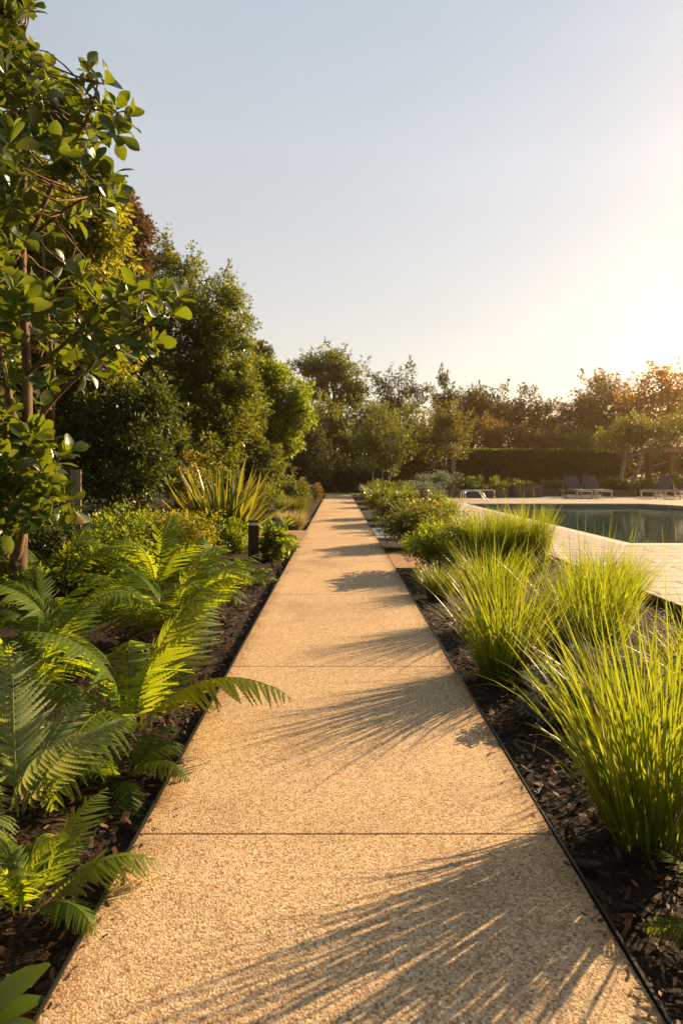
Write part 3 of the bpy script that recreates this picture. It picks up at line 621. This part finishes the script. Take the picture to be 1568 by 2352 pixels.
for i, (x, y, Z, rz, lb) in enumerate(((1322,1144,33,R(4),'grey sun lounger beside the small black side table, first from the left'),
                                   (1366,1144,33,R(4),'grey sun lounger second from the left, its foot end turned to the right'),
                                   (1512,1146,32.5,R(-58),'grey sun lounger with its foot end turned left, third from the left'),
                                   (1568,1147,32.0,R(-58),'grey sun lounger cut off by the right edge of the photo'))):
    o = lg if i == 0 else copy_tree(lg)
    o['label'] = lb; o.location = ((x-VX)/F*Z, Z, DZ); o.rotation_euler = (0,0,rz); o.scale = (1.2,1.1,1.12)
t = thing('side_table', 'small black side table at the left of the first sun lounger', 'table', ((1299-VX)/F*32.6, 32.6, DZ))
b = MB(); b.tube([(0,0,.50),(0,0,.53)], .24, 16); b.build('top', M['black'], t)
b = MB(); b.tube([(0,0,.02),(0,0,.50)], .02, 8); b.build('stem', M['black'], t)
b = MB(); b.tube([(0,0,0),(0,0,.02)], .16, 16); b.build('base', M['black'], t)
# handrails
t = thing('pool_handrail', 'bent chrome pool handrail at the far left corner of the pool', 'handrail', (5.9,28.2,DZ))
for dy in (0,.55):
    b = MB(); pts = [(-.15+0,dy,0),(-.12,dy,.42),(-.02,dy,.52),(.6,dy,.54),(.75,dy,.47),(1.05,dy-.1,-.02)]
    q = np.array(pts); s = np.linspace(0,5,26); q = np.stack([np.interp(s,range(6),q[:,i]) for i in range(3)],1)
    for _ in range(2): q[1:-1] = (q[:-2]+2*q[1:-1]+q[2:])/4
    b.tube(q, .024, 10); b.build('rail', M['chrome'], t, True)
t = thing('pool_handrail', 'thin straight coppery handrail right of the bent chrome one', 'handrail', (6.6,30.2,DZ))
b = MB(); q = np.array([(-.3,0,.46),(.2,0,.50),(1.0,0,.50),(1.12,0,.48),(1.15,0,.4),(1.15,0,0)])
s = np.linspace(0,5,26); q = np.stack([np.interp(s,range(6),q[:,i]) for i in range(3)],1); b.tube(q, .02, 8); b.build('rail', M['chrome'], t, True)
b = MB(); b.tube([(-.3,0,0),(-.3,0,.46)], .02, 8); b.build('post', M['chrome'], t, True)

# ------------------------------------------------------------------ shrubs
def shrub(name, label, base, r, h, leafm, nleaf, leaf, nclump=60, tpl=T_DIA, group=None, cat='shrub', flower=None, z0=BED, asp=1.0, shell=.5):
    bl = []
    for i in range(6):
        a = i*1.05+RNG.random(); d = r*.48*(0 if i == 0 else 1)
        bl.append((d*math.cos(a)*asp, d*math.sin(a), h*(.46+.12*RNG.random()), r*.58*asp, r*.58, h*.50))
    t = thing(name, label, cat, (base[0], base[1], z0), 0, group)
    m = MB(); Cn = foliage(m, bl, nclump, r*.24, nleaf, leaf, tpl, shell, lift=.0); m.build('foliage', M[leafm], t)
    k = MB()
    for i in range(9): k.tube(curve((RNG.normal()*.05,RNG.normal()*.05,0), Cn[RNG.integers(len(Cn))], 6, .08), np.linspace(.012,.004,6)*max(1,r), 5)
    k.build('stem', M['bark'], t, True)
    if flower:
        m = MB(); fm, nf, fs = flower; top = Cn[Cn[:,2] > np.median(Cn[:,2])]
        P = top[RNG.integers(len(top), size=nf)]+rdir(nf)*r*.22+np.array((0,0,r*.1))
        a = np.arange(5)*1.257; D = np.stack([np.cos(a),np.sin(a),np.full(5,.35)],1)
        inst(m, T_OVAL, np.zeros((5,3)), D, np.tile((0,0,1.),(5,1)), np.full(5,fs), RNG.random(5))
        f0 = m.build('flower', M[fm], t); f0.location = P[0]
        for q in P[1:]:
            f1 = f0.copy(); COL.objects.link(f1); f1.parent = t; f1.location = q; f1.rotation_euler = (RNG.normal()*.5, RNG.normal()*.5, RNG.random()*6); k_ = RNG.uniform(.7,1.2); f1.scale = (k_,k_,k_)
    return t
SR = 'low shrubs along the right of the path'
shrub('leafy_shrub', 'low bright green leafy shrub at the path edge in front of the tan side slab', (1.5,8.6), .58, .72, 'bright', 6500, .055, 70, group=SR)
shrub('leafy_shrub', 'rounded dark green shrub between the pale slab and the tan slab', (1.55,11.7), .74, .80, 'mid', 7500, .06, 80, group=SR)
shrub('leafy_shrub', 'mid green bush left of the spiky clump, behind the pale slab', (2.0,16.8), .95, .9, 'olive', 7000, .075, 80, group=SR)
shrub('flowering_shrub', 'shrub with small orange-yellow flowers in front of the spiky clump', (2.1,14.9), .75, .66, 'mid', 5000, .07, 70, group=SR, flower=('orangefl',90,.05))
shrub('leafy_shrub', 'dull green bush at the path edge left of the flowering shrub', (1.65,19.2), .85, .9, 'olive', 4200, .08, 60, group=SR)
shrub('leafy_shrub', 'dark green bush in the shade where the path ends on the right', (2.4,29.5), 1.2, 1.0, 'mid', 5200, .11, 70, group=SR)
shrub('blue_shrub', 'blue-grey shrub standing left of the terracotta planter', (5.9,35.6), 1.3, 1.45, 'blue', 5600, .12, 80)
shrub('blue_shrub', 'lower blue-grey shrub nearer the path, beside the dark green bush', (4.4,32.2), 1.2, .95, 'blue', 4600, .11, 70)
shrub('silver_shrub', 'small silver-grey feathery shrub on the mulch between two grass clumps', (1.32,3.55), .24, .30, 'silver', 5200, .026, 90)
shrub('silver_shrub', 'second silver-grey shrub half hidden behind the nearest grass clump', (1.62,3.75), .26, .36, 'silver', 5200, .028, 90)
SP = 'shrubs in the planters beyond the pool'
for x, y, Z, r, h, lm, lb in ((1085,1120,34.8,.9,1.1,'hedge','dark green shrub rising behind the terracotta planter'),
                        (1150,1122,35.0,.95,1.15,'mid','green shrub behind the right end of the long low planter'),
                        (1210,1122,35.2,.8,.95,'autumn','yellowish shrub behind the tall dark planter box'),
                        (1265,1122,36.4,.8,1.0,'mid','small shrub in the shade left of the first lounger'),
                        (1398,1124,36.0,.55,1.2,'olive','upright yellowish shrub just right of the second lounger'),
                        (1430,1124,36.0,.8,.95,'hedge','rounded green shrub at the foot of the thick pale trunk'),
                        (1475,1124,36.0,.85,1.05,'mid','green shrub behind the third lounger'),
                        (1545,1124,37.5,.9,1.5,'olive','tall sunlit shrub under the pergola')):
    shrub('leafy_shrub', lb, ((x-VX)/F*Z, Z), r, h, lm, 3200, .12, 55, group=SP)
# left-hand shrubs
SL = 'shrubs along the left bed'
shrub('leafy_shrub', 'low small-leaved shrub behind the ferns beside the tree trunks', (-3.3,8.9), .75, .85, 'bright', 7000, .06, 100, group=SL)
shrub('leafy_shrub', 'feathery bright shrub behind the middle ferns, left of the flax', (-2.55,9.9), .7, .92, 'yellow', 8000, .05, 110, group=SL)
shrub('leafy_shrub', 'small green shrub behind the bollard at the foot of the flax', (-1.85,11.1), .45, .6, 'fern', 4500, .05, 70, group=SL)
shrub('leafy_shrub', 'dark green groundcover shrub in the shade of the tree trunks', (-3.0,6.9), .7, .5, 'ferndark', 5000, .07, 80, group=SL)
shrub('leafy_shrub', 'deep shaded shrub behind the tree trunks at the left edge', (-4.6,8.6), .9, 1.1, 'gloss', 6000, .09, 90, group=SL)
shrub('red_tipped_shrub', 'shrub with bright red young leaves behind the flax', (-3.2,13.4), .62, 1.75, 'redtip', 5200, .085, 80)
shrub('hydrangea', 'low broad-leaved plant with small white flowers at the path edge right of the bollard', (-.99,10.25), .33, .56, 'bright', 560, .15, 60, tpl=T_OVAL, cat='plant', flower=('flower',46,.03))
shrub('leafy_shrub', 'green bush at the far left of the path beyond the pale grass mound', (-1.75,23.5), .95, 1.2, 'mid', 6500, .09, 90, group=SL)
shrub('leafy_shrub', 'loose green bush below the bright green tree', (-3.2,22.0), 1.2, 1.3, 'bright', 6500, .11, 90, group=SL)
shrub('leafy_shrub', 'rounded low bush on the left verge near the end of the path', (-1.6,30.5), .8, .9, 'autumn', 3600, .1, 60, group=SL)
for x, y, Z, h in ((230,1190,14,1.6),(420,1150,20,2.2),(540,1130,22,2.0),(330,1180,15.5,1.8)):
    pass

# ------------------------------------------------------------------ grasses and flax
def ribbons(mb, n, base_r, Lr, a0, cv, wid, rnd=None, seg=8, az=None, fold=0, pw=1.6):
    az = RNG.uniform(0, 2*np.pi, n) if az is None else az
    rr = base_r*np.sqrt(RNG.random(n)); ba = az+RNG.normal(0,.6,n)
    L = RNG.uniform(*Lr, n); A0 = np.abs(RNG.normal(0, 1, n))*a0*.5+a0*rr/base_r*.8; CV = cv[0]+(cv[1]-cv[0])*RNG.random(n)**2
    t = np.linspace(0,1,seg+1)
    ang = A0[:,None]+CV[:,None]*t[None]**pw
    step = L[:,None]/seg
    hr = np.concatenate([np.zeros((n,1)), np.cumsum(np.sin(ang[:,:-1])*step,1)],1)
    hz_ = np.concatenate([np.zeros((n,1)), np.cumsum(np.cos(ang[:,:-1])*step,1)],1)
    az2 = az[:,None]+RNG.normal(0,.25,n)[:,None]*t[None]
    x = (rr*np.cos(ba))[:,None]+hr*np.cos(az2); y = (rr*np.sin(ba))[:,None]+hr*np.sin(az2)
    P = np.stack([x,y,hz_],-1)
    tw = RNG.normal(0,.7,n)
    Wd = np.stack([-np.sin(az+tw),np.cos(az+tw),np.zeros(n)],-1)[:,None,:]
    prof = np.minimum(1,.55+1.6*t)*np.clip((1-t)*2.2,0.03,1)**.8
    w_ = (wid*RNG.uniform(.6,1.3,n))[:,None,None]*prof[None,:,None]*.5
    rnd = RNG.random(n) if rnd is None else rnd
    if fold:
        up = np.array((0,0,1.)); N = np.cross(np.gradient(P,axis=1), np.broadcast_to(Wd,P.shape)); N = unit(N)
        V = np.stack([P-w_*Wd+N*w_*fold, P, P+w_*Wd+N*w_*fold], 2); c_ = 3
    else: V = np.stack([P-w_*Wd, P+w_*Wd], 2); c_ = 2
    base = (np.arange(n)*(seg+1)*c_)[:,None,None]+(np.arange(seg)*c_)[None,:,None]
    fs = []
    for q in range(c_-1): fs.append((base+np.array([q,q+1,q+1+c_,q+c_])).reshape(-1,4))
    mb.add(V.reshape(-1,3), fs, np.repeat(rnd,(seg+1)*c_))
def grass(label, base, Lr, n, br, a0, cv, wid, leafm='grass', dry=.07, stalks=10, rz=0, group='ornamental grass clumps right of the path', name='grass_clump'):
    t = thing(name, label, 'grass', (base[0],base[1],BED), rz, group)
    t.rotation_euler = (RNG.normal()*.07, RNG.normal()*.07, rz)
    m = MB(); ribbons(m, n, br, Lr, a0, cv, wid, np.clip(RNG.random(n)*.92,0,1)); ribbons(m, int(n*.22), br*1.1, (Lr[0]*.45,Lr[0]*.95), a0*1.5, (cv[0],cv[1]*1.3), wid*.9, np.clip(RNG.random(int(n*.22))*.8,0,1))
    m.build('blades', M[leafm], t)
    m = MB(); nd_ = max(4,int(n*dry)); ribbons(m, nd_, br*1.1, (Lr[0]*.6,Lr[1]), a0*1.2, (cv[0],cv[1]*1.5), wid*.6); m.build('dry_blades', M['straw'], t)
    if stalks and leafm == 'grass': m = MB(); ribbons(m, stalks, br, (Lr[1]*1.0,Lr[1]*1.22), .12, (.05,.45), wid*.75, RNG.uniform(.6,1,stalks)); m.build('flower_stalks', M['grass'], t)
    return t
grass('large tall grass clump with long arching blades, nearest the camera at the right edge', (1.24,2.42), (.42,1.06), 390, .16, .26, (.15,1.3), .0095, dry=.11)
grass('full rounded grass clump at the path edge, second from the camera', (1.16,4.25), (.35,.95), 520, .15, .28, (.2,1.5), .0085, dry=.12)
grass('broad grass clump behind the nearest one, beside the rusty deck edge', (1.95,4.75), (.4,1.02), 540, .2, .26, (.15,1.35), .009, dry=.10)
grass('pale grass clump filling the gap between the two broad clumps', (1.45,5.7), (.45,.95), 560, .14, .26, (.4,1.5), .008)
grass('tall upright grass clump in front of the deck, left half of the far pair', (2.15,8.7), (.65,1.05), 1100, .26, .20, (.2,1.0), .011)
grass('tall upright grass clump in front of the pool edge, right half of the far pair', (2.75,8.9), (.65,1.08), 1000, .26, .20, (.2,1.0), .011)
grass('wide grass clump between the nearest one and the deck edge', (2.2,3.45), (.35,.85), 300, .2, .3, (.3,1.3), .009)
grass('grass clump behind the two front rows, below the deck edge', (2.45,5.6), (.45,.9), 600, .2, .26, (.3,1.3), .009)
grass('low grass clump growing against the deck edge', (2.9,6.6), (.35,.65), 700, .2, .25, (.3,1.2), .008)
grass('short spiky yellow-green clump farthest along the right bed', (3.0,17.4), (.5,.9), 420, .25, .32, (.1,.6), .03)
grass('low dull fountain grass at the path edge, before the leafy shrub', (1.15,7.0), (.3,.55), 620, .12, .35, (.6,1.6), .006, 'olive')
grass('tall meadow grass at the right of the far end of the path', (1.75,25.0), (.6,1.0), 650, .45, .3, (.2,1.0), .02, 'mid')
grass('grassy green clump at the right where the path meets the lawn', (1.9,33.5), (.6,1.0), 500, .5, .3, (.2,1.0), .028, 'mid')
grass('pale feathery grass mound at the left edge of the path beyond the side path', (-1.18,15.5), (.35,.62), 1000, .22, .4, (.3,1.1), .010, 'straw', group='grasses left of the path', name='grass_mound')
grass('green grassy clump on the left verge behind the pale mound', (-1.5,19.5), (.5,.85), 800, .35, .3, (.2,1.1), .014, 'mid', group='grasses left of the path')
t = thing('flax_clump', 'large flax clump with sword leaves tipped orange and red, behind the bollard', 'plant', (-2.25,11.9,BED))
m = MB(); ribbons(m, 170, .26, (.95,1.85), .55, (.02,.35), .085, RNG.random(170), fold=.35); m.build('blades', M['flax'], t)
m = MB(); ribbons(m, 9, .2, (1.3,1.75), .25, (0,.1), .05, fold=.35); m.build('pale_blades', M['silver'], t)

# ------------------------------------------------------------------ ferns
def frond_mesh(th0, th1, npin=25, pw=1.2, seed=0):
    rg = np.random.default_rng(seed)
    m = MB(); N = 60; s = np.linspace(0,1,N); th = R(th0)+(R(th1)-R(th0))*s**pw
    x = np.concatenate([[0],np.cumsum(np.cos(th[:-1]))])/(N-1); z = np.concatenate([[0],np.cumsum(np.sin(th[:-1]))])/(N-1)
    yb = .11*rg.normal()*s**2
    C = np.stack([x,yb,z],1); Tn = unit(np.gradient(C,axis=0))
    m.tube(C[::4], np.linspace(.007,.0015,len(C[::4])), 5, .95)
    sp = np.linspace(.13,.985,npin); mm = 10
    for i, si in enumerate(sp):
        c_ = np.array([np.interp(si,s,C[:,j]) for j in range(3)]); t_ = unit(np.array([np.interp(si,s,Tn[:,j]) for j in range(3)]))
        prof = np.interp(si,[.1,.3,.45,.7,.9,1.0],[.55,.92,1.0,.78,.36,.06])
        ln = .232*prof
        for sd in (-1,1):
            side = unit(np.cross(t_, (0,0,1.)))*sd if abs(t_[2]) < .95 else np.array((0,-1.*sd,0))
            nrm = np.cross(side, t_)*sd; nrm = nrm if nrm[2] > 0 or abs(t_[2]) > .8 else -nrm
            sw = R(22)+R(22)*si+rg.normal(0,.06); dr = R(14)+rg.normal(0,.10)
            d0 = unit(side*math.cos(sw)+t_*math.sin(sw)-nrm*math.sin(dr))
            l_ = ln*(1+rg.normal(0,.06)); u = np.linspace(0,1,mm+1)
            mid = c_+d0*(l_*u)[:,None]-nrm*(l_*(.20+.12*rg.random())*u**2)[:,None]+t_*(l_*(.16+.08*rg.normal())*u**2)[:,None]
            wv = np.cross(nrm, d0); wv = unit(wv)
            hw = .0205*np.interp(u,[0,.1,.35,.75,1],[.7,1.0,.88,.45,.06])*(.45+.55*prof)
            rv = rg.random()*.55+.2
            for e in (-1,1):
                a = mid[:-1]; b_ = mid[1:]; fw = (b_-a)
                h0, h1 = hw[:-1,None], hw[1:,None]; dp = -nrm*.12
                ia = a+(wv*e+dp)*h0*.50+fw*.12; ib = b_+(wv*e+dp)*h1*.50+fw*.12
                oa = a+fw*.48+(wv*e+dp*2)*h0*1.02; ob = a+fw*1.02+(wv*e+dp*2)*h0*.86
                V = np.stack([a,b_,ib,ia,oa,ob],1).reshape(-1,3); q_ = np.arange(mm)[:,None]*6
                m.add(V, [q_+np.array([0,1,2,3]), q_+np.array([3,2,5,4])], rv)
    return m
FV = []
for i, (a, b_) in enumerate(((72,-35),(66,-15),(60,-50),(78,10),(52,-40),(70,-60),(64,-35),(48,-55),(74,-10),(58,-25))):
    o = frond_mesh(a, b_, seed=i).build('frond', M['fern']); FV.append(o.data); bpy.data.objects.remove(o)
def fern(label, base, L, n, leafm='fern', az0=0, arc=2*math.pi, tilt=0, group='ferns along the path', upright=.2, z=BED):
    t = thing('fern', label, 'fern', (base[0],base[1],z), 0, group)
    for i in range(n):
        me = FV[random.randrange(len(FV))] if random.random() > upright else FV[3]
        o = bpy.data.objects.new('frond', me); COL.objects.link(o); o.parent = t
        o.material_slots[0].link = 'OBJECT'; dry = L > .7 and base[1] > 4 and random.random() < .05; o.material_slots[0].material = M['fernbrown' if dry else leafm]; tl = tilt+(R(30) if dry else 0)
        a = az0+arc*(i+.5*random.random())/n
        o.rotation_euler = (R(random.uniform(-16,16)), R(random.uniform(-12,14))+tl, a); s = L*random.uniform(.72,1.08)*(.75 if dry else 1); o.scale = (s,s,s)
        o.location = (.04*math.cos(a), .04*math.sin(a), .02)
    return t
fern('sunlit fern, front middle of the left bed, fronds reaching over the path edge', (-1.14,3.4), 1.0, 9, az0=.25)
fern('large sunlit fern behind the front one, level with the second path joint', (-1.42,5.3), 1.2, 14, az0=.2)
fern('upright fern at the foot of the tree trunks at the left edge', (-2.0,3.95), .92, 8, upright=.5)
fern('pale fern with painted sunlight at the left edge, arching towards the path in the foreground', (-1.36,2.55), .74, 9, 'fernsheen', az0=.0)
fern('small low fern in the bottom left corner beside the path edging', (-1.02,2.0), .42, 11)
fern('bright fern right of the large one, close to the path edge', (-1.55,6.9), .62, 13, upright=0)
fern('tall fern in the back of the left bed before the feathery shrub', (-2.2,7.4), 1.15, 14, upright=.4)
fern('fern beside the bollard foot, nearest to the black post', (-2.0,8.8), .7, 12)
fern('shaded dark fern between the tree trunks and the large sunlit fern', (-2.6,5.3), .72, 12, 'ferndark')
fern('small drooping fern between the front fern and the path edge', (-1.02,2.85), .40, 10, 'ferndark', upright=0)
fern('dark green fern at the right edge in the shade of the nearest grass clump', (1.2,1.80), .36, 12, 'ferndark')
fern('low green fern at the path edge before the hydrangea', (-1.12,7.9), .42, 12, upright=0)
fern('yellow-green fern in the sun left of the bollard', (-2.35,8.0), .95, 13, upright=.4)
fern('fern filling the bed left of the large sunlit one', (-2.25,4.95), .95, 11)
fern('fern at the back left, under the small-leaved shrub', (-3.1,6.8), 1.0, 12)
# broad-leaved plant in the corner
t = thing('hosta', 'broad smooth-leaved plant in the bottom left corner of the photo', 'plant', (-.93,1.5,BED))
m = MB(); nl = 12; az = np.linspace(0,6.28,nl,endpoint=False)+RNG.normal(0,.2,nl); el = RNG.uniform(.3,1.0,nl)
D = np.stack([np.cos(az)*np.cos(el),np.sin(az)*np.cos(el),np.sin(el)],1)
inst(m, obovate(.22,7,-.45,.08), D*.02+np.array((0,0,.02)), D, np.tile((0,0,1.),(nl,1)), RNG.uniform(.15,.22,nl), RNG.random(nl)*.5)
m.build('leaves', M['bright'], t, True)

# ------------------------------------------------------------------ bollard, post
t = thing('bollard', 'black square-section garden bollard standing among the ferns beside the path', 'bollard', (-1.37,9.9,BED), R(20))
b = MB(); b.box((0,0,.30),(.145,.145,.60)); bevel(b.build('post', M['black'], t), .006)
b = MB(); b.box((0,0,.625),(.115,.115,.05)); b.build('light_lens', M['lens'], t)
b = MB(); b.box((0,0,.665),(.15,.15,.03)); bevel(b.build('cap', M['black'], t), .005)
b = MB(); b.box((0,0,.006),(.2,.2,.012)); b.build('base_plate', M['black'], t)
b = MB(); b.box((0,0,.75),(.16,.13,1.5), .3); t = bevel(b.build('timber_post', M['greywood']), .01); t.location = (-4.25,9.9,BED)
tag(t, 'weathered pale timber post standing in the dark shrub at the left', 'post')

# ------------------------------------------------------------------ mulch chips, lawn blades
m = MB(); nl = 24000
Yc = 1.0+8.5*RNG.random(nl)**1.7; left = RNG.random(nl) < .42
Xc = np.where(left, RNG.uniform(-2.4, PL-.02, nl), RNG.uniform(PR+.02, 3.4, nl))
Pc = np.stack([Xc,Yc,BED+.012+.018*RNG.random(nl)],1); Dc = rdir(nl); Dc[:,2] *= .28
T_CHIP = (np.array([(-.2,0,0),(.2,.05,0),(.16,1,.05),(-.15,.93,.03)]), np.array([(0,1,2,3)]))
inst(m, T_CHIP, Pc, Dc, np.array((0,0,1.))+rdir(nl)*.5, RNG.uniform(.012,.05,nl)*(1+.9*(RNG.random(nl)>.93)), RNG.random(nl)**1.3)
ns_ = 520; Yn = 1.1+7*RNG.random(ns_)**1.5; Ls_ = RNG.random(ns_) < .4
T_STRAW = (np.array([(-.02,0,0),(.02,0,0),(.03,.5,.06),(.0,1,.02)]), np.array([(0,1,2,3)]))
Dn = rdir(ns_); Dn[:,2] *= .12
inst(m, T_STRAW, np.stack([np.where(Ls_, RNG.uniform(-2.2,PL-.03,ns_), RNG.uniform(PR+.03,2.6,ns_)), Yn, np.full(ns_,BED+.034)],1), Dn, np.array((0,0,1.))+rdir(ns_)*.3, RNG.uniform(.05,.16,ns_), np.clip(.9+.2*RNG.random(ns_),0,1))
ne = 420; sd_ = RNG.random(ne) < .5; off = np.abs(RNG.normal(0,.035,ne))+.004
De = rdir(ne); De[:,2] *= .1
inst(m, T_CHIP, np.stack([np.where(sd_, PL+off, PR-off), 1.2+11*RNG.random(ne)**1.3, np.full(ne,.003)],1), De, np.array((0,0,1.))+rdir(ne)*.15, RNG.uniform(.008,.026,ne), RNG.random(ne))
tag(m.build('mulch', M['chip']), 'dark bark mulch chips covering the planting beds', 'mulch', kind='stuff')
m = MB(); nl = 7000
for _ in range(1):
    mm_ = MB(); ribbons(m, nl, 1.0, (.03,.07), .3, (.1,.6), .012, seg=2)
V = m.v[0].reshape(nl,-1,3); V[:,:,0] += RNG.uniform(-5.5,7.2,nl)[:,None]; V[:,:,1] += RNG.uniform(38.9,43.6,nl)[:,None]; V[:,:,2] += BED+.03; m.v[0] = V.reshape(-1,3)
tag(m.build('lawn_grass', M['lawn']), 'short mown grass beyond the end of the path', 'grass', kind='stuff')

# ------------------------------------------------------------------ evening haze
b = MB(); b.box((0,112,7.75), (306,300,18)); ho = b.build('haze', bpy.data.materials.new('evening_haze')); tag(ho, kind='stuff'); ho['label'] = 'thin golden evening haze in the air'
hm = ho.data.materials[0]; hm.use_nodes = True
for n in list(hm.node_tree.nodes):
    if n.type != 'OUTPUT_MATERIAL': hm.node_tree.nodes.remove(n)
pv = hm.node_tree.nodes.new('ShaderNodeVolumePrincipled'); pv.inputs['Color'].default_value = (1.0, .70, .38, 1)
pv.inputs['Density'].default_value = .0007; pv.inputs['Anisotropy'].default_value = .80
hm.node_tree.links.new(pv.outputs[0], hm.node_tree.nodes['Material Output'].inputs['Volume'])
